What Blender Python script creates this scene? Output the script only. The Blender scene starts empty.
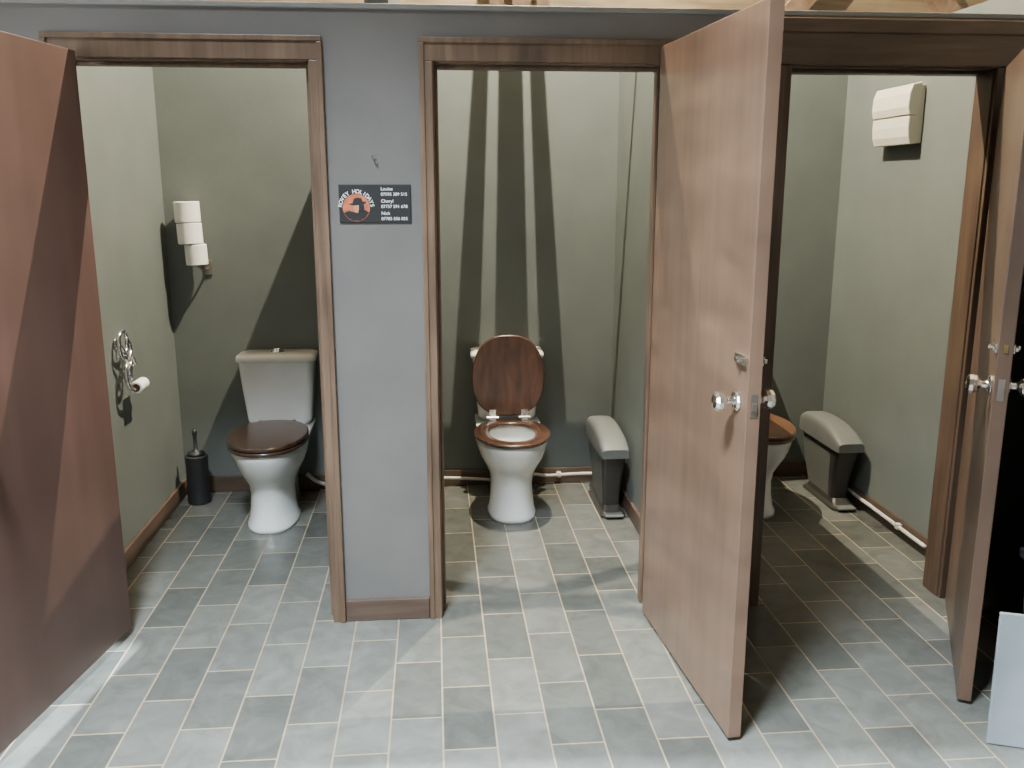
import bpy, bmesh, math
from mathutils import Vector, Matrix
S = bpy.context.scene
COL = S.collection
PI = math.pi

# ------------------------------------------------------------------ materials
def new_mat(name):
    m = bpy.data.materials.new(name); m.use_nodes = True
    nt = m.node_tree
    b = nt.nodes["Principled BSDF"]
    return m, nt, b
def N(nt, t, **kw):
    n = nt.nodes.new(t)
    for k, v in kw.items():
        setattr(n, k, v)
    return n
def simple(name, col, rough=0.5, metal=0.0, noise=0.0, nscale=8, coat=0.0, bump=0.0, bscale=60, trans=0.0):
    m, nt, b = new_mat(name)
    b.inputs["Roughness"].default_value = rough
    b.inputs["Metallic"].default_value = metal
    b.inputs["Coat Weight"].default_value = coat
    b.inputs["Transmission Weight"].default_value = trans
    tc = N(nt, "ShaderNodeTexCoord")
    nz = N(nt, "ShaderNodeTexNoise"); nz.inputs["Scale"].default_value = nscale; nz.inputs["Detail"].default_value = 5
    nt.links.new(tc.outputs["Object"], nz.inputs["Vector"])
    cr = N(nt, "ShaderNodeValToRGB")
    lo = [max(0, c*(1-noise)) for c in col]; hi = [min(1, c*(1+noise)) for c in col]
    cr.color_ramp.elements[0].position = 0.3; cr.color_ramp.elements[1].position = 0.7
    cr.color_ramp.elements[0].color = (*lo, 1); cr.color_ramp.elements[1].color = (*hi, 1)
    nt.links.new(nz.outputs["Fac"], cr.inputs["Fac"])
    nt.links.new(cr.outputs["Color"], b.inputs["Base Color"])
    if bump > 0:
        n2 = N(nt, "ShaderNodeTexNoise"); n2.inputs["Scale"].default_value = bscale; n2.inputs["Detail"].default_value = 3
        nt.links.new(tc.outputs["Object"], n2.inputs["Vector"])
        bp = N(nt, "ShaderNodeBump"); bp.inputs["Strength"].default_value = bump; bp.inputs["Distance"].default_value = 0.004
        nt.links.new(n2.outputs["Fac"], bp.inputs["Height"]); nt.links.new(bp.outputs["Normal"], b.inputs["Normal"])
    return m
def wood(name, c1, c2, rough=0.4, scale=(14, 14, 1.2), coat=0.0, bump=0.15, blotch=0.25, ripple=0.0):
    m, nt, b = new_mat(name)
    tc = N(nt, "ShaderNodeTexCoord")
    mp = N(nt, "ShaderNodeMapping"); mp.inputs["Scale"].default_value = scale
    nt.links.new(tc.outputs["Object"], mp.inputs["Vector"])
    nz = N(nt, "ShaderNodeTexNoise"); nz.inputs["Scale"].default_value = 2.2; nz.inputs["Detail"].default_value = 8; nz.inputs["Distortion"].default_value = 0.6
    nt.links.new(mp.outputs["Vector"], nz.inputs["Vector"])
    cr = N(nt, "ShaderNodeValToRGB")
    cr.color_ramp.elements[0].position = 0.32; cr.color_ramp.elements[1].position = 0.68
    cr.color_ramp.elements[0].color = (*c1, 1); cr.color_ramp.elements[1].color = (*c2, 1)
    nt.links.new(nz.outputs["Fac"], cr.inputs["Fac"])
    n2 = N(nt, "ShaderNodeTexNoise"); n2.inputs["Scale"].default_value = 2.3; n2.inputs["Detail"].default_value = 3
    nt.links.new(tc.outputs["Object"], n2.inputs["Vector"])
    mr = N(nt, "ShaderNodeMapRange"); mr.inputs["From Min"].default_value = 0.3; mr.inputs["From Max"].default_value = 0.7
    mr.inputs["To Min"].default_value = 1-blotch; mr.inputs["To Max"].default_value = 1+blotch
    nt.links.new(n2.outputs["Fac"], mr.inputs["Value"])
    mx = N(nt, "ShaderNodeVectorMath", operation='SCALE')
    nt.links.new(cr.outputs["Color"], mx.inputs[0]); nt.links.new(mr.outputs["Result"], mx.inputs["Scale"])
    nt.links.new(mx.outputs["Vector"], b.inputs["Base Color"])
    b.inputs["Roughness"].default_value = rough; b.inputs["Coat Weight"].default_value = coat
    b.inputs["Coat Roughness"].default_value = 0.15
    bp = N(nt, "ShaderNodeBump"); bp.inputs["Strength"].default_value = bump; bp.inputs["Distance"].default_value = 0.003
    nt.links.new(nz.outputs["Fac"], bp.inputs["Height"])
    if ripple > 0:
        m2 = N(nt, "ShaderNodeMapping"); m2.inputs["Scale"].default_value = (2.0, 1.0, 4.5); m2.inputs["Rotation"].default_value = (0, 0.4, 0)
        nt.links.new(tc.outputs["Object"], m2.inputs["Vector"])
        n3 = N(nt, "ShaderNodeTexNoise"); n3.inputs["Scale"].default_value = 1.4; n3.inputs["Detail"].default_value = 0.6; n3.inputs["Distortion"].default_value = 0.2
        nt.links.new(m2.outputs["Vector"], n3.inputs["Vector"])
        b2 = N(nt, "ShaderNodeBump"); b2.inputs["Strength"].default_value = ripple; b2.inputs["Distance"].default_value = 0.025
        nt.links.new(n3.outputs["Fac"], b2.inputs["Height"]); nt.links.new(bp.outputs["Normal"], b2.inputs["Normal"])
        nt.links.new(b2.outputs["Normal"], b.inputs["Normal"])
    else:
        nt.links.new(bp.outputs["Normal"], b.inputs["Normal"])
    return m
def tile_mat():
    m, nt, b = new_mat("slate_tile")
    tc = N(nt, "ShaderNodeTexCoord")
    sx = N(nt, "ShaderNodeSeparateXYZ"); nt.links.new(tc.outputs["Object"], sx.inputs[0])
    cx = N(nt, "ShaderNodeCombineXYZ")
    nt.links.new(sx.outputs["Y"], cx.inputs["X"]); nt.links.new(sx.outputs["X"], cx.inputs["Y"])
    br = N(nt, "ShaderNodeTexBrick"); br.offset = 0.5; br.squash = 1.0
    br.inputs["Scale"].default_value = 1.0
    br.inputs["Brick Width"].default_value = 0.335
    br.inputs["Row Height"].default_value = 0.158
    br.inputs["Mortar Size"].default_value = 0.0032
    br.inputs["Mortar Smooth"].default_value = 0.3
    br.inputs["Bias"].default_value = 0.0
    nt.links.new(cx.outputs[0], br.inputs["Vector"])
    br.inputs["Color1"].default_value = (0.068, 0.072, 0.064, 1)
    br.inputs["Color2"].default_value = (0.130, 0.132, 0.117, 1)
    br.inputs["Mortar"].default_value = (0.26, 0.205, 0.125, 1)
    nz = N(nt, "ShaderNodeTexNoise"); nz.inputs["Scale"].default_value = 9; nz.inputs["Detail"].default_value = 9; nz.inputs["Roughness"].default_value = 0.6; nz.inputs["Distortion"].default_value = 0.8
    nt.links.new(tc.outputs["Object"], nz.inputs["Vector"])
    mr = N(nt, "ShaderNodeMapRange"); mr.inputs["From Min"].default_value = 0.3; mr.inputs["From Max"].default_value = 0.7
    mr.inputs["To Min"].default_value = 0.78; mr.inputs["To Max"].default_value = 1.22
    nt.links.new(nz.outputs["Fac"], mr.inputs["Value"])
    mx = N(nt, "ShaderNodeVectorMath", operation='SCALE')
    nt.links.new(br.outputs["Color"], mx.inputs[0]); nt.links.new(mr.outputs["Result"], mx.inputs["Scale"])
    nt.links.new(mx.outputs["Vector"], b.inputs["Base Color"])
    rr = N(nt, "ShaderNodeMapRange"); rr.inputs["To Min"].default_value = 0.24; rr.inputs["To Max"].default_value = 0.8
    nt.links.new(br.outputs["Fac"], rr.inputs["Value"]); nt.links.new(rr.outputs["Result"], b.inputs["Roughness"])
    ma = N(nt, "ShaderNodeMath", operation='MULTIPLY_ADD'); ma.inputs[1].default_value = -1.0
    sc = N(nt, "ShaderNodeMath", operation='MULTIPLY'); sc.inputs[1].default_value = 0.4
    nt.links.new(nz.outputs["Fac"], sc.inputs[0])
    nt.links.new(br.outputs["Fac"], ma.inputs[0]); nt.links.new(sc.outputs[0], ma.inputs[2])
    bp = N(nt, "ShaderNodeBump"); bp.inputs["Strength"].default_value = 0.5; bp.inputs["Distance"].default_value = 0.006
    nt.links.new(ma.outputs[0], bp.inputs["Height"]); nt.links.new(bp.outputs["Normal"], b.inputs["Normal"])
    return m

M_paint = simple("grey_wall_paint", (0.118, 0.133, 0.120), 0.6, noise=0.08, nscale=4, bump=0.12, bscale=45)
M_paint2 = simple("grey_front_wall_paint", (0.128, 0.122, 0.114), 0.5, noise=0.10, nscale=3, bump=0.12, bscale=45)
M_cap = simple("pale_cap_paint", (0.20, 0.20, 0.19), 0.5, noise=0.08)
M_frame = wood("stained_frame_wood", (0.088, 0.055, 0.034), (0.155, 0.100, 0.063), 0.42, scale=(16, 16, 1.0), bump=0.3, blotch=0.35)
M_frame3 = wood("shaded_frame_wood", (0.055, 0.034, 0.022), (0.090, 0.058, 0.038), 0.42, scale=(16, 16, 1.0), bump=0.3, blotch=0.3)  # frame wood copy with shade put into its colour against strong lamp light
M_head = wood("stained_head_wood", (0.080, 0.053, 0.034), (0.135, 0.090, 0.057), 0.45, scale=(1.5, 20, 20), bump=0.3)
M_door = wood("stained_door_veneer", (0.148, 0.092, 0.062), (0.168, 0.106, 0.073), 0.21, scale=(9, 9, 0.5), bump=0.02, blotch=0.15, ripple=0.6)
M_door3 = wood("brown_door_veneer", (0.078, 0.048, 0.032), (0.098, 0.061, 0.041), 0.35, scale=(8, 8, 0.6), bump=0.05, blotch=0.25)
M_door1 = wood("shaded_door_veneer", (0.074, 0.042, 0.033), (0.086, 0.050, 0.040), 0.36, scale=(6, 6, 0.5), bump=0.02, blotch=0.18)  # door veneer darkened in its colour to keep this lamplit face dim
M_skirt = wood("stained_skirting", (0.065, 0.042, 0.030), (0.10, 0.065, 0.046), 0.45, scale=(1.5, 1.5, 20))
M_roof = wood("pine_boards", (0.14, 0.115, 0.085), (0.22, 0.18, 0.13), 0.6, scale=(8, 1, 8))
M_clad = wood("brown_cladding", (0.10, 0.07, 0.038), (0.22, 0.16, 0.09), 0.6, scale=(1, 8, 12))
M_beam = wood("rafter_wood", (0.10, 0.06, 0.035), (0.20, 0.13, 0.08), 0.6, scale=(8, 1, 8))
M_tile = tile_mat()
M_cer = simple("white_ceramic", (0.79, 0.79, 0.76), 0.12, noise=0.02, coat=0.4)
M_lid = wood("mahogany_toilet_lid", (0.036, 0.015, 0.009), (0.095, 0.041, 0.022), 0.25, scale=(9, 2, 3), coat=0.4, bump=0.05)
M_seat = wood("mahogany_toilet_seat", (0.036, 0.017, 0.010), (0.065, 0.031, 0.019), 0.25, scale=(9, 2, 3), coat=0.3, bump=0.05)
M_lid_dark = wood("walnut_toilet_lid", (0.035, 0.018, 0.012), (0.065, 0.035, 0.023), 0.25, scale=(16, 2.5, 3), coat=0.35, bump=0.05)
M_lid_warm = wood("oak_toilet_lid", (0.085, 0.038, 0.018), (0.15, 0.070, 0.032), 0.28, scale=(16, 2.5, 3), coat=0.3, bump=0.05)
M_chrome = simple("chrome", (0.85, 0.85, 0.86), 0.12, 1.0, noise=0.02)
M_steel = simple("dull_steel", (0.30, 0.27, 0.24), 0.4, 0.9, noise=0.1)
M_brass = simple("brass", (0.45, 0.33, 0.15), 0.3, 1.0, noise=0.05)
M_black = simple("black_plastic", (0.014, 0.015, 0.016), 0.5, noise=0.1)
M_dark = simple("dark_cabinet_paint", (0.028, 0.029, 0.032), 0.4, noise=0.15)
M_char = simple("charcoal_plastic", (0.034, 0.031, 0.027), 0.35, noise=0.1)
M_grey = simple("grey_plastic", (0.115, 0.120, 0.108), 0.5, noise=0.05)
M_grey2 = simple("dark_grey_plastic", (0.110, 0.118, 0.103), 0.5, noise=0.05)
M_cream = simple("cream_plastic", (0.60, 0.57, 0.46), 0.35, noise=0.03)
M_paper = simple("tissue_paper", (0.80, 0.78, 0.73), 0.9, noise=0.03, bump=0.3, bscale=120)
M_card = simple("cardboard", (0.35, 0.25, 0.16), 0.9, noise=0.08)
M_pipe = simple("white_pipe", (0.55, 0.53, 0.47), 0.35, noise=0.05)
M_box = simple("frosted_plastic", (0.22, 0.25, 0.27), 0.35, noise=0.16, nscale=6)
M_sign = simple("black_sign", (0.010, 0.010, 0.011), 0.6, noise=0.1)
M_ink = simple("white_lettering", (0.80, 0.80, 0.78), 0.5, noise=0.02)
M_orange = simple("orange_print", (0.46, 0.13, 0.055), 0.5, noise=0.35, nscale=40)
M_tan = simple("tan_print", (0.50, 0.27, 0.16), 0.5, noise=0.3, nscale=60)
M_water = simple("bowl_water", (0.5, 0.55, 0.55), 0.03, noise=0.02)
M_room = simple("pale_room_wall", (0.27, 0.265, 0.25), 0.7, noise=0.05)

# ------------------------------------------------------------------ helpers
def finish(name, bm, mat, parent=None, loc=(0, 0, 0), rot=(0, 0, 0), smooth=False, bevel=0.0, seg=2, subsurf=0):
    bmesh.ops.recalc_face_normals(bm, faces=bm.faces)
    me = bpy.data.meshes.new(name); bm.to_mesh(me); bm.free()
    me.materials.append(mat)
    if smooth:
        for p in me.polygons: p.use_smooth = True
    ob = bpy.data.objects.new(name, me); COL.objects.link(ob)
    ob.location = loc; ob.rotation_euler = rot
    if parent: ob.parent = parent
    if bevel > 0:
        md = ob.modifiers.new("bevel", 'BEVEL'); md.width = bevel; md.segments = seg; md.limit_method = 'ANGLE'; md.angle_limit = math.radians(40)
    return ob
def add_box(bm, x0, x1, y0, y1, z0, z1):
    v = [bm.verts.new(p) for p in ((x0,y0,z0),(x1,y0,z0),(x1,y1,z0),(x0,y1,z0),(x0,y0,z1),(x1,y0,z1),(x1,y1,z1),(x0,y1,z1))]
    for f in ((0,3,2,1),(4,5,6,7),(0,1,5,4),(1,2,6,5),(2,3,7,6),(3,0,4,7)):
        bm.faces.new([v[i] for i in f])
def boxes(name, lst, mat, **kw):
    bm = bmesh.new()
    for b in lst: add_box(bm, *b)
    return finish(name, bm, mat, **kw)
def add_loft(bm, rings, cap0=True, cap1=True, wrap=False):
    vr = [[bm.verts.new(p) for p in r] for r in rings]
    n = len(vr[0])
    m = len(vr)
    for i in range(m if wrap else m-1):
        a, b = vr[i], vr[(i+1) % m]
        for j in range(n):
            bm.faces.new((a[j], a[(j+1) % n], b[(j+1) % n], b[j]))
    if not wrap:
        if cap0: bm.faces.new(vr[0][::-1])
        if cap1: bm.faces.new(vr[-1])
def egg(z, w, yf, yb, n=48, p=2.3, taper=0.10):
    out = []; yc = (yf+yb)/2; l = abs(yb-yf)/2
    for i in range(n):
        a = 2*PI*i/n; c, s = math.cos(a), math.sin(a)
        x = w*math.copysign(abs(c)**(2/p), c); yy = math.copysign(abs(s)**(2/p), s)
        ww = 1 - taper*max(0, -yy) - 0.02*max(0, yy)
        out.append((x*ww, yc + yy*l, z))
    return out
def rrect(z, hw, y0, y1, r=0.03, k=6):
    out = []
    for cx, cy, a0 in ((hw-r, y1-r, 0), (-hw+r, y1-r, 90), (-hw+r, y0+r, 180), (hw-r, y0+r, 270)):
        for i in range(k+1):
            a = math.radians(a0+90*i/k)
            out.append((cx+r*math.cos(a), cy+r*math.sin(a), z))
    return out
def add_revolve(bm, prof, n=28, M=None):
    rings = []
    for r, z in prof:
        r = max(r, 1e-4)
        ring = [Vector((r*math.cos(2*PI*i/n), r*math.sin(2*PI*i/n), z)) for i in range(n)]
        if M: ring = [M @ v for v in ring]
        rings.append(ring)
    add_loft(bm, rings)
def smooth_pts(pts, k=6):
    P = [Vector(p) for p in pts]; out = []
    for i in range(len(P)-1):
        p0 = P[max(i-1,0)]; p1 = P[i]; p2 = P[i+1]; p3 = P[min(i+2,len(P)-1)]
        for j in range(k):
            t = j/k
            out.append(0.5*((2*p1)+(-p0+p2)*t+(2*p0-5*p1+4*p2-p3)*t*t+(-p0+3*p1-3*p2+p3)*t**3))
    out.append(P[-1]); return out
def add_tube(bm, pts, r, n=12, smooth=True):
    P = smooth_pts(pts) if smooth else [Vector(p) for p in pts]
    t0 = (P[1]-P[0]).normalized()
    up = Vector((0,0,1)) if abs(t0.z) < 0.9 else Vector((1,0,0))
    u = t0.cross(up).normalized(); rings = []
    for i, p in enumerate(P):
        t = (P[min(i+1,len(P)-1)]-P[max(i-1,0)]).normalized()
        u = (u - t*u.dot(t)).normalized(); v = t.cross(u)
        rings.append([p + r*(math.cos(2*PI*j/n)*u + math.sin(2*PI*j/n)*v) for j in range(n)])
    add_loft(bm, rings)
def empty(name, loc, rot=(0,0,0)):
    e = bpy.data.objects.new(name, None); COL.objects.link(e)
    e.location = loc; e.rotation_euler = rot; e.empty_display_size = 0.1
    return e
def struct(*obs):
    for o in obs: o["kind"] = "structure"
def tag(o, label, cat, group=None):
    o["label"] = label; o["category"] = cat
    if group: o["group"] = group

# ------------------------------------------------------------------ dimensions
BY = 1.55          # rear wall plane
XL, XR = -1.345, 2.15
HT = 2.165         # front wall top
PT = 2.17          # partition top
OPEN = [(-1.190, -0.405), (0.01, 0.79), (1.24, 1.97)]
DH = 2.0
RX0, RX1, RY0 = -2.9, 3.0, -5.8
def roofz(y):
    return 4.1 + 0.25*(BY - y) if y >= -2.1 else 4.1 + 0.25*(BY+2.1) - 0.25*(-2.1-y)

# ------------------------------------------------------------------ shell
struct(boxes("floor", [(RX0, RX1, RY0, BY+0.1, -0.1, 0.0)], M_tile))
fw = []
xs = [RX0] + [v for o in OPEN for v in (o[0]-0.02, o[1]+0.02)] + [RX1]
for i in range(0, len(xs), 2):
    fw.append((xs[i], xs[i+1], 0.0, 0.10, 0.0, HT))
for o in OPEN:
    fw.append((o[0]-0.02, o[1]+0.02, 0.0, 0.10, DH+0.02, HT))
struct(boxes("wall_front", fw, M_paint2))
struct(boxes("wall_back", [(RX0, RX1, BY, BY+0.1, 0, 2.3)], M_paint))
struct(boxes("wall_back_upper", [(RX0, RX1, BY+0.01, BY+0.1, 2.3, 4.2)], M_clad))
struct(boxes("wall_left", [(XL-0.1, XL, 0.10, BY, 0, 2.3)], M_paint))
struct(boxes("wall_right", [(XR, XR+0.1, 0.10, BY, 0, 2.3)], M_paint))
struct(boxes("wall_partition", [(-0.22, -0.14, 0.10, BY, 0, 2.45)], M_paint))
w2 = boxes("wall_partition", [(0.95, 1.04, 0.10, BY, 0, PT)], M_paint); struct(w2)
DY0, DY1 = -0.80, -0.02
struct(boxes("wall_outer_left", [(RX0-0.15, RX0, RY0, DY0, 0, 5.2), (RX0-0.15, RX0, DY1, BY+0.1, 0, 5.2), (RX0-0.15, RX0, DY0, DY1, 2.05, 5.2)], M_room))
struct(boxes("wall_outer_right", [(RX1, RX1+0.15, RY0, BY+0.1, 0, 5.2)], M_room))
struct(boxes("wall_behind", [(RX0, -1.2, RY0-0.15, RY0, 0, 4.2), (2.2, RX1, RY0-0.15, RY0, 0, 4.2), (-1.2, 2.2, RY0-0.15, RY0, 0, 0.8), (-1.2, 2.2, RY0-0.15, RY0, 2.3, 4.2)], M_room))
bm = bmesh.new()
for ya, yb in ((BY+0.1, -2.1), (-2.1, RY0-0.15)):
    za, zb = roofz(ya), roofz(yb)
    v = [bm.verts.new(p) for p in ((RX0-.15,ya,za),(RX1+.15,ya,za),(RX1+.15,yb,zb),(RX0-.15,yb,zb),(RX0-.15,ya,za+.08),(RX1+.15,ya,za+.08),(RX1+.15,yb,zb+.08),(RX0-.15,yb,zb+.08))]
    for f in ((0,1,2,3),(4,7,6,5),(0,4,5,1),(1,5,6,2),(2,6,7,3),(3,7,4,0)):
        bm.faces.new([v[i] for i in f])
struct(finish("ceiling", bm, M_roof))
tn = [0]
def trim(lst, mat, **kw):
    tn[0] += 1
    o = boxes("trim_%d" % tn[0], lst, mat, **kw); struct(o); return o
trim([(RX0, RX1, -0.012, 0.112, HT, HT+0.018)], M_cap, bevel=0.004)
def beam(p, q, w, h, w2=None):
    tn[0] += 1
    p, q = Vector(p), Vector(q); d = (q-p).normalized()
    side = d.cross(Vector((0,0,1)))
    if abs(d.z) > 0.9: side = Vector((1,0,0)) - d*d.x
    side.normalize()
    up = side.cross(d).normalized()
    bm = bmesh.new(); R = []
    for c, ww in ((p, w), (q, w if w2 is None else w2)):
        R.append([c+side*sx*ww/2+up*sz*h/2 for sx, sz in ((-1,-1),(1,-1),(1,1),(-1,1))])
    add_loft(bm, R)
    o = finish("trim_%d" % tn[0], bm, M_beam); struct(o); return o
for x in (-2.3, -1.35, -0.4, 1.5, 2.45):
    beam((x, BY-0.02, roofz(BY)-0.05), (x, -2.0, roofz(-2.0)-0.05), 0.06, 0.09)
# splayed tapering timber struts hanging between roof and a rail carried on the partitions
LX, LY, LZ = 0.42, 0.80, 3.85
s = 0.455; sY = LY + s*(BY-LY)
beam((-0.14, sY, PT+0.012), (1.04, sY, PT+0.012), 0.024, 0.024)
for xt, xb, wt, wb in ((0.247, 0.140, 0.075, 0.14), (0.398, 0.405, 0.12, 0.20), (0.532, 0.640, 0.075, 0.14)):
    X = lambda xs_: LX + s*(xs_-LX)
    zt, zb = LZ - s*(LZ-2.16), LZ - s*(LZ-0.25)
    dx = (X(xt)-X(xb))/(zt-zb)
    f = lambda z: X(xb)+dx*(z-zb)
    wd = lambda z: max(0.006, s*(wb+(wt-wb)*(z-zb)/(zt-zb)))
    ztop = zt + 0.35
    beam((f(PT+0.024), sY, PT+0.024), (f(ztop), sY, ztop), wd(PT+0.024), 0.02, wd(ztop))
    beam((f(ztop), sY, ztop), (f(roofz(sY)), sY, roofz(sY)), wd(ztop), 0.02)
# added unseen bars and hangers, casting criss-cross shadows on the floor
zb_ = 2.95
for p, q in (((0.24, 0.575), (0.60, 0.735)), ((0.22, 0.725), (0.56, 0.575)), ((0.22, 0.625), (0.60, 0.640))):
    beam((p[0], p[1], zb_), (q[0], q[1], zb_), 0.020, 0.012)
for hx_, hy_ in ((0.24, 0.575), (0.56, 0.575)):
    beam((hx_, hy_, zb_), (hx_, hy_, roofz(hy_)), 0.010, 0.010)
beam((1.72, BY-0.02, 2.34), (2.25, BY-0.02, 2.95), 0.05, 0.10)
beam((2.75, BY-0.02, 2.34), (2.25, BY-0.02, 2.95), 0.05, 0.10)

# door frames
for i, (a, b) in enumerate(OPEN):
    hh = 0.075
    aw = 0.05
    L = [(a-0.02, a, -0.002, 0.104, 0, DH+0.02), (b, b+0.02, -0.002, 0.104, 0, DH+0.02), (a, b, -0.002, 0.104, DH, DH+0.02)]
    st = [(a, a+0.012, 0.045, 0.085, 0, DH), (b-0.012, b, 0.045, 0.085, 0, DH), (a+0.012, b-0.012, 0.045, 0.085, DH-0.012, DH)]
    if i == 2: st = [(a, a+0.012, 0.045, 0.104, 0, DH), (a+0.012, b, 0.045, 0.104, DH-0.012, DH)]
    top = DH+0.005+hh if i < 2 else DH+0.005
    A = [(a-aw, a-0.005, -0.018, -0.0005, 0, DH+0.005), (b+0.005, b+aw, -0.018, -0.0005, 0, DH+0.005)]
    B = [(a-aw, a-aw+0.018, -0.026, -0.017, 0, top-0.018), (b+aw-0.018, b+aw, -0.026, -0.017, 0, top-0.018)]
    if i < 2:
        A.append((a-aw, b+aw, -0.018, -0.0005, DH+0.005, DH+0.005+hh))
        B.append((a-aw, b+aw, -0.026, -0.017, DH+hh-0.013, DH+hh+0.005))
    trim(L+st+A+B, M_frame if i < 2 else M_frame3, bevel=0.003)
trim([(1.10, RX1, -0.022, -0.0005, DH+0.006, HT-0.002), (1.10, RX1, -0.034, -0.021, DH+0.11, HT-0.008)], M_head, bevel=0.005)

def skirt(nm, lst):
    struct(boxes(nm, lst, M_skirt, bevel=0.004))
skirt("baseboard_front", [(-0.354, -0.041, -0.016, 0, 0, 0.085), (0.842, 1.188, -0.016, 0, 0, 0.085), (RX0, -1.242, -0.016, 0, 0, 0.085)])
skirt("baseboard_left", [(XL, XL+0.016, 0.12, BY, 0, 0.085)])
skirt("baseboard_back", [(XL+0.016, -0.22, BY-0.016, BY, 0, 0.085), (-0.14, 0.95, BY-0.016, BY, 0, 0.085), (1.04, XR-0.016, BY-0.016, BY, 0, 0.085)])
skirt("baseboard_right", [(XR-0.016, XR, 0.12, BY, 0, 0.085)])
skirt("baseboard_partition", [(0.934, 0.95, 0.12, BY-0.016, 0, 0.085)])

# ------------------------------------------------------------------ doors
def knob(parent, x, z, side, mat=M_chrome):
    bm = bmesh.new()
    M = Matrix.Translation((x, side*0.02, z)) @ Matrix.Rotation(-side*PI/2, 4, 'X')
    add_revolve(bm, [(0.030,0.0),(0.030,0.004),(0.024,0.009),(0.012,0.012),(0.010,0.026),(0.014,0.032),(0.026,0.040),(0.030,0.050),(0.028,0.060),(0.020,0.067),(0.006,0.069)], 10, M)
    o = finish("knob", bm, mat, parent=parent, smooth=False, bevel=0.0015)
    o["label"] = "faceted chrome door knob"
    return o
def door(n, loc, ang, w, label, mat, top=2.01, bot=0.012):
    bm = bmesh.new(); add_box(bm, 0, w, -0.02, 0.02, bot, top)
    d = finish("door_%d" % n, bm, mat, loc=loc, rot=(0, 0, math.radians(ang)), bevel=0.002)
    struct(d); d["label"] = label; d["category"] = "door"
    knob(d, w-0.065, 1.02, 1); knob(d, w-0.065, 1.02, -1)
    bm = bmesh.new(); add_box(bm, w-0.0005, w+0.0015, -0.009, 0.009, 0.985, 1.05); add_box(bm, w, w+0.008, -0.006, 0.006, 1.005, 1.025)
    finish("latch_plate", bm, M_steel, parent=d)
    if n == 3:
        bm = bmesh.new(); add_box(bm, w-0.0005, w+0.002, -0.006, 0.006, 1.128, 1.152); add_box(bm, w, w+0.010, -0.004, 0.004, 1.135, 1.145)
        finish("brass_latch", bm, M_brass, parent=d)
    for sd in (-1, 1):
        bm = bmesh.new()
        lo, hi = (0.02, 0.026) if sd > 0 else (-0.026, -0.02)
        add_box(bm, w-0.085, w-0.008, lo, hi, 1.126, 1.152)
        lo, hi = (0.026, 0.034) if sd > 0 else (-0.034, -0.026)
        add_box(bm, w-0.070, w-0.004, lo, hi, 1.133, 1.145)
        lo, hi = (0.034, 0.042) if sd > 0 else (-0.042, -0.034)
        add_box(bm, w-0.045, w-0.035, lo, hi, 1.133, 1.145)
        finish("privacy_bolt", bm, M_chrome, parent=d, bevel=0.0015)
    for hz in (0.22, 1.0, 1.80):
        bm = bmesh.new(); add_box(bm, -0.0015, 0.0005, -0.018, 0.018, hz-0.04, hz+0.04)
        finish("hinge", bm, M_steel, parent=d)
    return d
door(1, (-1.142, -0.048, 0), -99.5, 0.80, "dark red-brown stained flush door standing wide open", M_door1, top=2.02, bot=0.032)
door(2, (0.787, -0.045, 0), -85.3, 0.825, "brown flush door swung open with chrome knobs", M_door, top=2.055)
door(3, (1.995, -0.060, 0), -117.5, 0.765, "brown stained flush door seen edge-on, standing open", M_door3, top=1.995)

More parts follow.
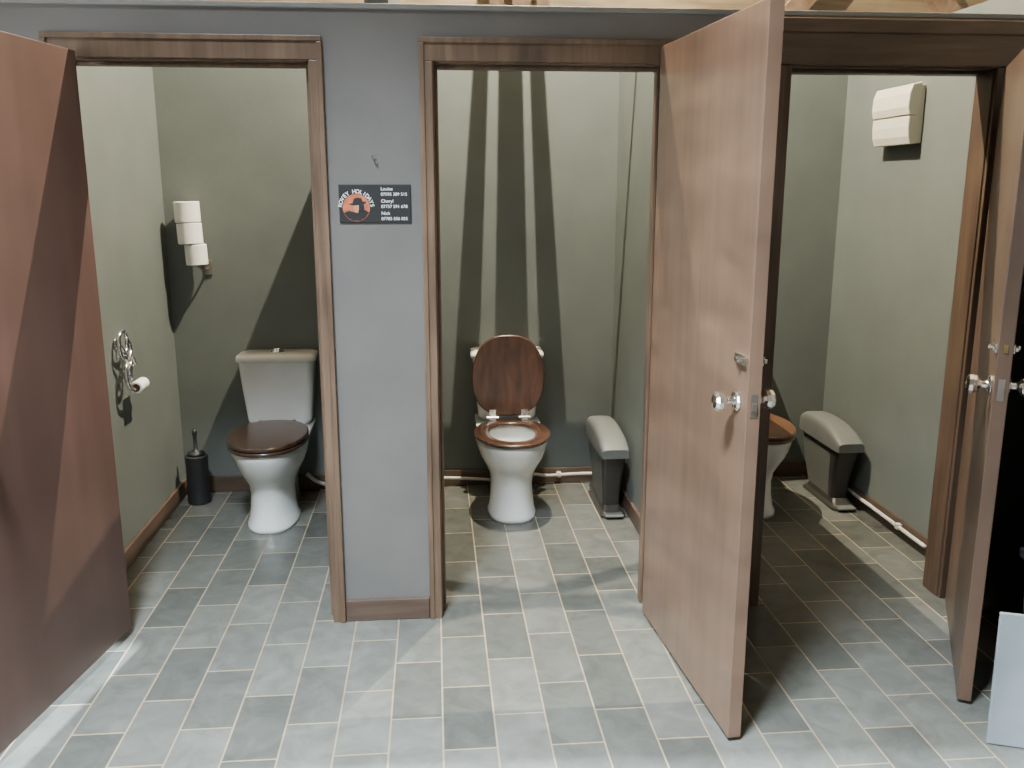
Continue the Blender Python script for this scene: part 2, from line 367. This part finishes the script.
# ------------------------------------------------------------------ toilets
def toilet(loc, lidmat, seatmat, lid_up, label, back_w=0.19, front=-0.745):
    e = empty("toilet", loc)
    tag(e, label, "toilet", "cubicle toilets")
    f = front
    bm = bmesh.new()
    rings = [egg(0.0, 0.122, f+0.105, -0.24, p=2.6), egg(0.02, 0.121, f+0.105, -0.24, p=2.6), egg(0.04, 0.113, f+0.115, -0.25),
             egg(0.10, 0.106, f+0.13, -0.25), egg(0.17, 0.104, f+0.135, -0.25), egg(0.22, 0.114, f+0.12, -0.23), egg(0.26, 0.135, f+0.09, -0.20),
             egg(0.31, 0.160, f+0.05, -0.18), egg(0.355, 0.173, f+0.03, -0.17), egg(0.385, 0.179, f+0.015, -0.165), egg(0.402, 0.178, f+0.014, -0.165),
             egg(0.406, 0.172, f+0.02, -0.17), egg(0.405, 0.128, f+0.065, -0.27), egg(0.395, 0.122, f+0.07, -0.275), egg(0.33, 0.112, f+0.085, -0.29),
             egg(0.26, 0.085, f+0.14, -0.32), egg(0.24, 0.05, f+0.23, -0.36)]
    add_loft(bm, rings)
    R = [rrect(0.27, 0.09, -0.30, -0.005, 0.03), rrect(0.33, 0.14, -0.27, -0.004, 0.03), rrect(0.385, 0.165, -0.25, -0.002, 0.03), rrect(0.404, 0.165, -0.25, -0.002, 0.03)]
    add_loft(bm, R)
    add_loft(bm, [rrect(0.0, 0.075, -0.34, -0.06, 0.03), rrect(0.15, 0.062, -0.33, -0.04, 0.03), rrect(0.30, 0.062, -0.30, -0.02, 0.03)])
    o = finish("bowl", bm, M_cer, parent=e, smooth=True)
    bm = bmesh.new(); add_loft(bm, [egg(0.268, 0.082, f+0.145, -0.325), egg(0.272, 0.084, f+0.143, -0.323)])
    finish("water", bm, M_water, parent=e)
    b = back_w
    bm = bmesh.new()
    add_loft(bm, [rrect(0.406, b-0.045, -0.155, -0.006, 0.035), rrect(0.425, b-0.03, -0.165, -0.004, 0.035), rrect(0.60, b-0.012, -0.178, -0.003, 0.035), rrect(0.735, b-0.002, -0.185, -0.002, 0.035)])
    finish("cistern", bm, M_cer, parent=e, smooth=True).modifiers.new("e", 'EDGE_SPLIT')
    bm = bmesh.new()
    add_loft(bm, [rrect(0.735, b+0.004, -0.192, -0.001, 0.035), rrect(0.74, b+0.009, -0.197, -0.001, 0.038), rrect(0.757, b+0.009, -0.197, -0.001, 0.038), rrect(0.768, b+0.002, -0.190, -0.004, 0.036), rrect(0.774, b-0.02, -0.168, -0.02, 0.036)])
    finish("cistern_lid", bm, M_cer, parent=e, smooth=True)
    bm = bmesh.new()
    add_revolve(bm, [(0.034, 0.773), (0.034, 0.779), (0.026, 0.783), (0.024, 0.792), (0.018, 0.797), (0.002, 0.798)], 24, Matrix.Translation((0, -0.1, 0)))
    finish("flush_button", bm, M_chrome, parent=e, smooth=True)
    z0, z1 = 0.409, 0.427
    bm = bmesh.new()
    yb = -0.215
    O = lambda z, d: egg(z, 0.187-d, f-0.002+d, yb-d)
    I = lambda z, d: egg(z, 0.112+d, f+0.075-d, -0.295+d)
    add_loft(bm, [O(z0, 0.004), O(z0+0.005, 0), O(z1-0.005, 0), O(z1, 0.006), I(z1, 0.008), I(z1-0.005, 0.001), I(z0+0.003, 0), I(z0, 0.004)], wrap=True)
    finish("seat", bm, seatmat, parent=e, smooth=True)
    hinge = (0, -0.212, 0.438)
    sc = 0.84 if lid_up else 1.0
    pp = 2.6 if lid_up else 2.3
    def E(z, d): return [(x, (y+0.212)*sc, zz) for x, y, zz in egg(z, 0.187-d, f-0.002+d, yb-d, p=pp)]
    bm = bmesh.new()
    add_loft(bm, [E(-0.009, 0.006), E(-0.005, 0.0), E(0.006, 0.0), E(0.011, 0.006), E(0.013, 0.03)])
    rx = -math.radians(91.5) if lid_up else 0
    finish("lid", bm, lidmat, parent=e, loc=hinge if not lid_up else (0, -0.222, 0.444), rot=(rx, 0, 0), smooth=True).modifiers.new("e", 'EDGE_SPLIT')
    for sx in (-0.082, 0.082):
        bm = bmesh.new()
        add_revolve(bm, [(0.017, 0.404), (0.017, 0.410), (0.009, 0.414), (0.009, 0.438), (0.011, 0.440), (0.011, 0.446), (0.004, 0.450)], 16, Matrix.Translation((sx, -0.212, 0)))
        if lid_up:
            add_box(bm, sx-0.016, sx+0.016, -0.265, -0.205, 0.427, 0.433)
            add_box(bm, sx-0.016, sx+0.016, -0.240, -0.233, 0.43, 0.482)
            add_revolve(bm, [(0.010, -0.030), (0.010, 0.030)], 12, Matrix.Translation((sx, -0.238, 0.438)) @ Matrix.Rotation(PI/2, 4, 'Y'))
        finish("seat_hinge", bm, M_chrome, parent=e)
    return e
toilet((-0.805, BY-0.018, 0), M_lid_dark, M_lid_dark, False, "white ceramic toilet with closed dark walnut lid beside toilet brush")
toilet((0.365, BY-0.018, 0), M_lid, M_seat, True, "white ceramic toilet with raised mahogany lid under strut shadows", back_w=0.18, front=-0.71)
toilet((1.575, BY-0.018, 0), M_lid_warm, M_lid_warm, False, "white ceramic toilet with closed warm brown lid beside open door")

# ------------------------------------------------------------------ sanitary bins
def san_bin(loc, label):
    e = empty("sanitary_bin", loc)
    tag(e, label, "bin", "sanitary bins")
    bm = bmesh.new()
    add_loft(bm, [rrect(0.0, 0.062, -0.240, 0.17, 0.03), rrect(0.012, 0.062, -0.240, 0.17, 0.03), rrect(0.024, 0.048, -0.205, 0.15, 0.03), rrect(0.045, 0.042, -0.175, 0.14, 0.02)])
    finish("base", bm, M_char, parent=e, smooth=True).modifiers.new("e", 'EDGE_SPLIT')
    bm = bmesh.new()
    add_loft(bm, [rrect(0.03, 0.040, -0.120, 0.14, 0.02), rrect(0.12, 0.045, -0.130, 0.18, 0.02), rrect(0.24, 0.053, -0.145, 0.215, 0.02), rrect(0.33, 0.058, -0.160, 0.225, 0.02)])
    finish("body", bm, M_grey2, parent=e, smooth=True).modifiers.new("e", 'EDGE_SPLIT')
    bm = bmesh.new()
    add_loft(bm, [rrect(0.03, 0.042, -0.165, -0.10, 0.02), rrect(0.10, 0.044, -0.168, -0.10, 0.02), rrect(0.18, 0.050, -0.182, -0.11, 0.02), rrect(0.26, 0.056, -0.208, -0.12, 0.02), rrect(0.33, 0.061, -0.236, -0.12, 0.02)])
    finish("front_panel", bm, M_char, parent=e, smooth=True).modifiers.new("e", 'EDGE_SPLIT')
    bm = bmesh.new(); R = []
    K = 12
    for i in range(17):
        t = i/16; y = -0.252+0.494*t
        e1 = 1-(abs(2*t-1))**10
        top = 0.390 + 0.036*math.sin(PI*(0.12+0.70*t)) - 0.040*(1-t)**4
        top = 0.310 + (top-0.310)*(0.84+0.16*e1)
        bot = 0.310; hw = 0.071*(0.92+0.08*e1)
        ring = [(-hw, y, bot)]
        for k in range(K+1):
            a = PI*(1-k/K)
            c_, s_ = math.cos(a), math.sin(a)
            ring.append((hw*math.copysign(abs(c_)**0.45, c_), y, bot+0.02+(top-bot-0.02)*abs(s_)**0.45))
        ring.append((hw, y, bot))
        R.append(ring)
    add_loft(bm, R)
    finish("hood", bm, M_grey, parent=e, smooth=True).modifiers.new("e", 'EDGE_SPLIT')
    bm = bmesh.new(); add_box(bm, -0.045, 0.045, -0.262, -0.20, 0.012, 0.022)
    finish("pedal", bm, M_grey, parent=e, bevel=0.003)
    return e
san_bin((0.858, 1.20, 0), "grey and black pedal sanitary bin against grey partition")
san_bin((2.04, 1.20, 0), "grey and black sanitary bin on tiles beside white pipe")

# ------------------------------------------------------------------ toilet brush
e = empty("toilet_brush", (-1.235, 1.38, 0)); tag(e, "black plastic toilet brush in round holder on tiles", "toilet brush")
bm = bmesh.new(); add_revolve(bm, [(0.056,0),(0.058,0.006),(0.057,0.02),(0.056,0.03),(0.055,0.20),(0.057,0.235),(0.057,0.25),(0.050,0.255)], 28)
finish("holder", bm, M_black, parent=e, smooth=True).modifiers.new("e", 'EDGE_SPLIT')
bm = bmesh.new(); add_revolve(bm, [(0.045,0.255),(0.043,0.268),(0.02,0.276),(0.010,0.285),(0.009,0.35),(0.013,0.37),(0.013,0.385),(0.004,0.392)], 20)
finish("handle", bm, M_black, parent=e, smooth=True)

# ------------------------------------------------------------------ spare roll holder and rolls
hx = -1.205
e = empty("spare_roll_holder", (hx, BY, 1.205)); tag(e, "wall bracket stacking spare white toilet rolls in corner", "toilet roll holder")
bm = bmesh.new()
add_box(bm, 0.040, 0.080, -0.008, 0, -0.045, 0.03)
finish("wall_plate", bm, M_steel, parent=e, bevel=0.002)
bm = bmesh.new()
add_tube(bm, [(0.060, -0.005, -0.01), (0.060, -0.04, -0.015), (0.040, -0.07, -0.010), (0.024, -0.078, 0.004)], 0.005)
add_revolve(bm, [(0.035, 0.003), (0.035, 0.008)], 20, Matrix.Translation((0.026, -0.076, 0)))
finish("tray_arm", bm, M_steel, parent=e, smooth=True)
def roll(loc, r=0.053, h=0.10, rot=(0,0,0), label="white toilet roll stacked on wall bracket", ri=0.02, group="spare toilet rolls"):
    e = empty("toilet_roll", loc, rot); tag(e, label, "toilet roll", group)
    bm = bmesh.new(); n = 32; R = []
    for rr, z in ((ri,0),(r-0.003,0),(r,0.003),(r,h-0.003),(r-0.003,h),(ri,h)):
        R.append([(rr*math.cos(2*PI*i/n), rr*math.sin(2*PI*i/n), z) for i in range(n)])
    add_loft(bm, R, wrap=True)
    finish("paper", bm, M_paper, parent=e, smooth=True).modifiers.new("e", 'EDGE_SPLIT')
    bm = bmesh.new(); R = []
    for rr, z in ((ri-0.003,0.001),(ri,0.001),(ri,h-0.001),(ri-0.003,h-0.001)):
        R.append([(rr*math.cos(2*PI*i/n), rr*math.sin(2*PI*i/n), z) for i in range(n)])
    add_loft(bm, R, wrap=True)
    finish("core", bm, M_card, parent=e, smooth=True)
    return e
for k, (ox, tl, rr) in enumerate(((0.024, -0.03, 0.053), (0.000, -0.03, 0.060), (-0.006, -0.02, 0.061))):
    roll((hx+ox, BY-0.078, 1.216+0.1045*k), r=rr, h=0.101, rot=(0, tl, 0))

# ------------------------------------------------------------------ chrome roll holder on the side wall
e = empty("paper_holder", (XL, 0.70, 0.95)); tag(e, "scrolled chrome toilet paper holder on grey wall", "toilet roll holder")
bm = bmesh.new()
add_revolve(bm, [(0.026,0),(0.026,0.004),(0.018,0.010),(0.008,0.014)], 24, Matrix.Rotation(PI/2, 4, 'Y'))
finish("wall_rose", bm, M_chrome, parent=e, smooth=True)
bm = bmesh.new()
ring = [(0.03, 0.050*math.cos(2*PI*i/16), 0.005+0.050*math.sin(2*PI*i/16)) for i in range(17)]
add_tube(bm, ring, 0.008)
add_tube(bm, [(0.012,0,0),(0.03,0,-0.03),(0.035,0.03,-0.07),(0.04,0.04,-0.11),(0.045,0.01,-0.15),(0.055,-0.03,-0.14),(0.06,-0.035,-0.10),(0.06,-0.01,-0.075),(0.06,0.01,-0.09)], 0.008)
add_tube(bm, [(0.03,0.04,0.02),(0.035,0.07,-0.02),(0.04,0.04,-0.06),(0.045,-0.03,-0.09),(0.05,-0.05,-0.14),(0.055,-0.04,-0.18),(0.06,0.0,-0.195),(0.062,0.05,-0.195),(0.062,0.13,-0.19)], 0.008)
add_tube(bm, [(0.03,-0.04,0.02),(0.035,-0.06,-0.02),(0.04,-0.035,-0.06),(0.045,0.02,-0.08),(0.045,0.06,-0.07),(0.045,0.08,-0.10)], 0.007)
finish("scroll_arm", bm, M_chrome, parent=e, smooth=True)
roll((XL+0.062, 0.815, 0.756), r=0.027, h=0.10, rot=(PI/2, 0, 0), label="nearly finished toilet roll on chrome holder", ri=0.018, group=None)

# ------------------------------------------------------------------ dispenser
e = empty("paper_towel_dispenser", (XR, 0.93, 1.785)); tag(e, "cream plastic paper towel dispenser mounted on grey wall", "dispenser")
def yprof(pts, y0, y1, name, mat, bev=0.004):
    bm = bmesh.new(); add_loft(bm, [[(x, y0, z) for x, z in pts], [(x, y1, z) for x, z in pts]])
    return finish(name, bm, mat, parent=e, bevel=bev, seg=3)
yprof([(0,0),(-0.05,0),(-0.05,0.245),(0,0.250)], -0.160, 0.160, "housing", M_cream)
yprof([(-0.035,0.121),(-0.070,0.121),(-0.078,0.155),(-0.075,0.212),(-0.062,0.250),(-0.02,0.260),(-0.02,0.245)], -0.168, 0.168, "upper_cover", M_cream)
yprof([(-0.035,-0.004),(-0.055,-0.004),(-0.066,0.03),(-0.070,0.072),(-0.069,0.116),(-0.035,0.116)], -0.166, 0.166, "lower_tray", M_cream)

# ------------------------------------------------------------------ pipes
def pipe(name, pts, r, label, mat=M_pipe, clips=()):
    e = empty(name, pts[0]); tag(e, label, "pipe")
    o = Vector(pts[0])
    bm = bmesh.new(); add_tube(bm, [Vector(p)-o for p in pts], r)
    finish("tube", bm, mat, parent=e, smooth=True)
    for c in clips:
        bm = bmesh.new(); c = Vector(c)-o
        add_box(bm, c.x-0.012, c.x+0.012, c.y-0.014, c.y+0.014, c.z-0.014, c.z+0.014)
        finish("pipe_clip", bm, mat, parent=e, bevel=0.003)
pipe("water_pipe", [(-0.138,1.515,0.055),(0.05,1.515,0.05),(0.22,1.512,0.04),(0.30,1.515,0.03)], 0.009, "white water pipe running along brown skirting to toilet", clips=[(0.0,1.518,0.052)])
pipe("water_pipe", [(0.45,1.512,0.03),(0.52,1.505,0.06),(0.60,1.51,0.05),(0.76,1.512,0.055),(0.948,1.515,0.05)], 0.009, "white water pipe with bend behind toilet and bin", clips=[(0.66,1.518,0.052)])
pipe("water_pipe", [(-0.70,1.50,0.10),(-0.64,1.50,0.05),(-0.55,1.50,0.035),(-0.40,1.515,0.045),(-0.222,1.515,0.05)], 0.010, "short white water pipe behind toilet on tiles", clips=[(-0.5,1.518,0.045)])
pipe("waste_pipe", [(XR-0.030,1.51,0.062),(XR-0.030,1.1,0.060),(XR-0.030,0.7,0.058),(XR-0.030,0.36,0.055)], 0.009, "white waste pipe fixed along brown skirting", clips=[(XR-0.028,0.6,0.058)])

# ------------------------------------------------------------------ sign
def glyphs(bm, body, size, x, z, y, align='LEFT', ang=0.0, off=0.0):
    cu = bpy.data.curves.new("t", 'FONT'); cu.body = body; cu.size = size; cu.align_x = align
    cu.offset = size*off
    ob = bpy.data.objects.new("t", cu); COL.objects.link(ob)
    dg = bpy.context.evaluated_depsgraph_get(); dg.update()
    me = bpy.data.meshes.new_from_object(ob.evaluated_get(dg))
    M = Matrix.Translation((x, y, z)) @ Matrix.Rotation(ang, 4, 'Y') @ Matrix.Rotation(PI/2, 4, 'X')
    me.transform(M)
    bm.from_mesh(me)
    bpy.data.objects.remove(ob); bpy.data.meshes.remove(me)
e = empty("contact_sign", (-0.198, 0, 1.478)); tag(e, "black contact plaque with round orange logo on grey wall", "sign")
bm = bmesh.new(); add_box(bm, -0.122, 0.122, -0.007, 0, 0, 0.128)
finish("plaque", bm, M_sign, parent=e, bevel=0.002)
bm = bmesh.new(); lc = (-0.064, 0.050)
add_revolve(bm, [(0.046, 0.0), (0.046, 0.0012)], 36, Matrix.Translation((lc[0], -0.007, lc[1])) @ Matrix.Rotation(PI/2, 4, 'X'))
finish("logo_disc", bm, M_orange, parent=e)
def poly(bm, pts, y):
    bm.faces.new([bm.verts.new((lc[0]+a, y, lc[1]+b)) for a, b in pts])
bm = bmesh.new()
poly(bm, [(-0.042,-0.018),(-0.026,-0.010),(-0.010,-0.014),(0.004,-0.018),(0.018,-0.010),(0.032,-0.008),(0.043,-0.016),(0.030,-0.034),(0.012,-0.044),(-0.012,-0.044),(-0.030,-0.034)], -0.0085)
poly(bm, [(-0.028,0.012),(-0.012,0.016),(-0.008,0.030),(0.004,0.034),(0.018,0.032),(0.022,0.021),(0.036,0.020),(0.028,0.012),(0.012,0.009),(-0.008,0.007)], -0.0085)
poly(bm, [(0.009,0.009),(0.026,0.011),(0.028,-0.009),(0.006,-0.017)], -0.0085)
finish("logo_silhouette", bm, M_sign, parent=e)
bm = bmesh.new()
poly(bm, [(-0.008,0.007),(0.009,0.009),(0.008,-0.008),(0.002,-0.016),(-0.005,-0.012),(-0.010,-0.003)], -0.0088)
finish("logo_face", bm, M_tan, parent=e)  # tan print of the logo figure's face
bm = bmesh.new()
txt = "ROVEY HOLIDAYS"; r = 0.0485
for i, ch in enumerate(txt):
    a = math.radians(172 - 164*i/(len(txt)-1))
    if ch == " ": continue
    glyphs(bm, ch, 0.0185, lc[0]+r*math.cos(a), lc[1]+r*math.sin(a), -0.0092, 'CENTER', PI/2-a, 0.015)
finish("logo_lettering", bm, M_ink, parent=e)
bm = bmesh.new()
z = 0.108
for nm, num in (("Louise", "07595 389 515"), ("Cheryl", "07737 591 678"), ("Nick", "07785 556 055")):
    glyphs(bm, nm, 0.0155, 0.020, z, -0.0078, off=0.006); glyphs(bm, num, 0.0148, 0.020, z-0.018, -0.0078, off=0.006)
    z -= 0.041
finish("contact_lettering", bm, M_ink, parent=e)
e = empty("wall_hook", (-0.20, 0, 1.70)); tag(e, "small bent metal hook screwed in grey wall", "hook")
bm = bmesh.new(); add_tube(bm, [(0,0.0,0.0),(0,-0.015,0.0),(0.004,-0.022,-0.006),(0.008,-0.02,-0.014),(0.012,-0.01,-0.012)], 0.0022)
finish("bent_wire", bm, M_steel, parent=e, smooth=True)
bm = bmesh.new(); add_revolve(bm, [(0.006,0),(0.005,0.003)], 12, Matrix.Rotation(PI/2, 4, 'X'))
finish("screw_cap", bm, M_steel, parent=e)

# ------------------------------------------------------------------ right-hand objects
e = empty("dark_area_cabinet", (2.42, -0.03, 0)); tag(e, "tall matt black cabinet added to fill the dark area by the wall", "cabinet")  # invented block filling the dark area beyond the third door
bm = bmesh.new(); add_box(bm, -0.33, 0.33, -0.36, 0, 0.0, 1.9); finish("carcass", bm, M_dark, parent=e, bevel=0.004)
for a, b_ in ((-0.325, -0.003), (0.003, 0.325)):
    bm = bmesh.new(); add_box(bm, a, b_, -0.38, -0.36, 0.06, 1.89); d = finish("cabinet_door", bm, M_dark, parent=e, bevel=0.003)
    bm = bmesh.new(); xx = -0.04 if a < 0 else 0.04
    add_tube(bm, [(xx,-0.38,0.9),(xx,-0.41,0.9),(xx,-0.41,1.05),(xx,-0.38,1.05)], 0.005, smooth=False); finish("handle", bm, M_chrome, parent=d)
e = empty("crate", (2.06, -0.80, 0)); tag(e, "black plastic crate behind pale board on tiles", "crate")
bm = bmesh.new(); add_loft(bm, [rrect(0.0, 0.17, -0.18, 0.18, 0.02), rrect(0.46, 0.185, -0.195, 0.195, 0.02), rrect(0.46, 0.17, -0.18, 0.18, 0.02), rrect(0.03, 0.155, -0.165, 0.165, 0.02)])
finish("crate_shell", bm, M_dark, parent=e, smooth=False)
bm = bmesh.new(); add_loft(bm, [rrect(0.435, 0.2, -0.21, 0.21, 0.02), rrect(0.46, 0.2, -0.21, 0.21, 0.02), rrect(0.46, 0.183, -0.193, 0.193, 0.02), rrect(0.435, 0.183, -0.193, 0.193, 0.02)], wrap=True)
finish("crate_rim", bm, M_dark, parent=e)
bm = bmesh.new(); add_box(bm, 0, 0.50, 0.0, 0.014, 0.0, 0.405)
o = finish("plastic_board", bm, M_box, loc=(1.588, -0.945, 0.003), rot=(math.radians(-3), 0, math.radians(-20)), bevel=0.003)
tag(o, "pale blue-grey plastic board propped upright on tiles", "board")

# ------------------------------------------------------------------ lights
def light(kind, name, loc, energy, col, **kw):
    l = bpy.data.lights.new(name, kind); l.energy = energy; l.color = col
    for k, v in kw.items():
        if k != "target": setattr(l, k, v)
    o = bpy.data.objects.new(name, l); COL.objects.link(o); o.location = loc
    if "target" in kw:
        o.rotation_euler = (Vector(kw["target"])-Vector(loc)).to_track_quat('-Z', 'Y').to_euler()
    return o
light('POINT', "ceiling_lamp", (LX, LY, LZ), 1150, (1.0, 0.91, 0.73), shadow_soft_size=0.006)
light('AREA', "side_daylight", (RX0+0.06, -1.9, 1.3), 85, (0.90, 0.95, 1.0), shape='RECTANGLE', size=1.2, size_y=1.4, target=(1.0, -1.3, 0.9))
light('AREA', "rear_fill", (0.5, RY0-0.3, 1.6), 14, (0.92, 0.96, 1.0), shape='RECTANGLE', size=3.2, size_y=1.5, target=(0.5, 0, 1.2))  # added soft fill from an invented opening behind the camera
light('AREA', "overhead_floor_fill", (-0.7, -2.4, 4.4), 430, (0.80, 0.90, 1.0), shape='RECTANGLE', size=0.8, size_y=0.3, target=(-0.45, -2.15, 0), spread=math.radians(89))  # added overhead fill for the floor; the ceiling has no opening
light('SUN', "sun", (-6, 0, 3), 80.0, (0.80, 0.91, 1.0), angle=math.radians(3.0), target=(-5, -0.06, 2.70))
w = bpy.data.worlds.new("world"); S.world = w; w.use_nodes = True
w.node_tree.nodes["Background"].inputs["Color"].default_value = (0.85, 0.92, 1, 1)
w.node_tree.nodes["Background"].inputs["Strength"].default_value = 0.15

# ------------------------------------------------------------------ camera
c = bpy.data.cameras.new("camera"); c.lens = 31.64; c.sensor_width = 36; c.clip_start = 0.05
co = bpy.data.objects.new("camera", c); COL.objects.link(co)
co.location = (0, -3.17, 1.6); co.rotation_euler = (math.radians(90-12.4), 0, math.radians(-4.9))
S.camera = co
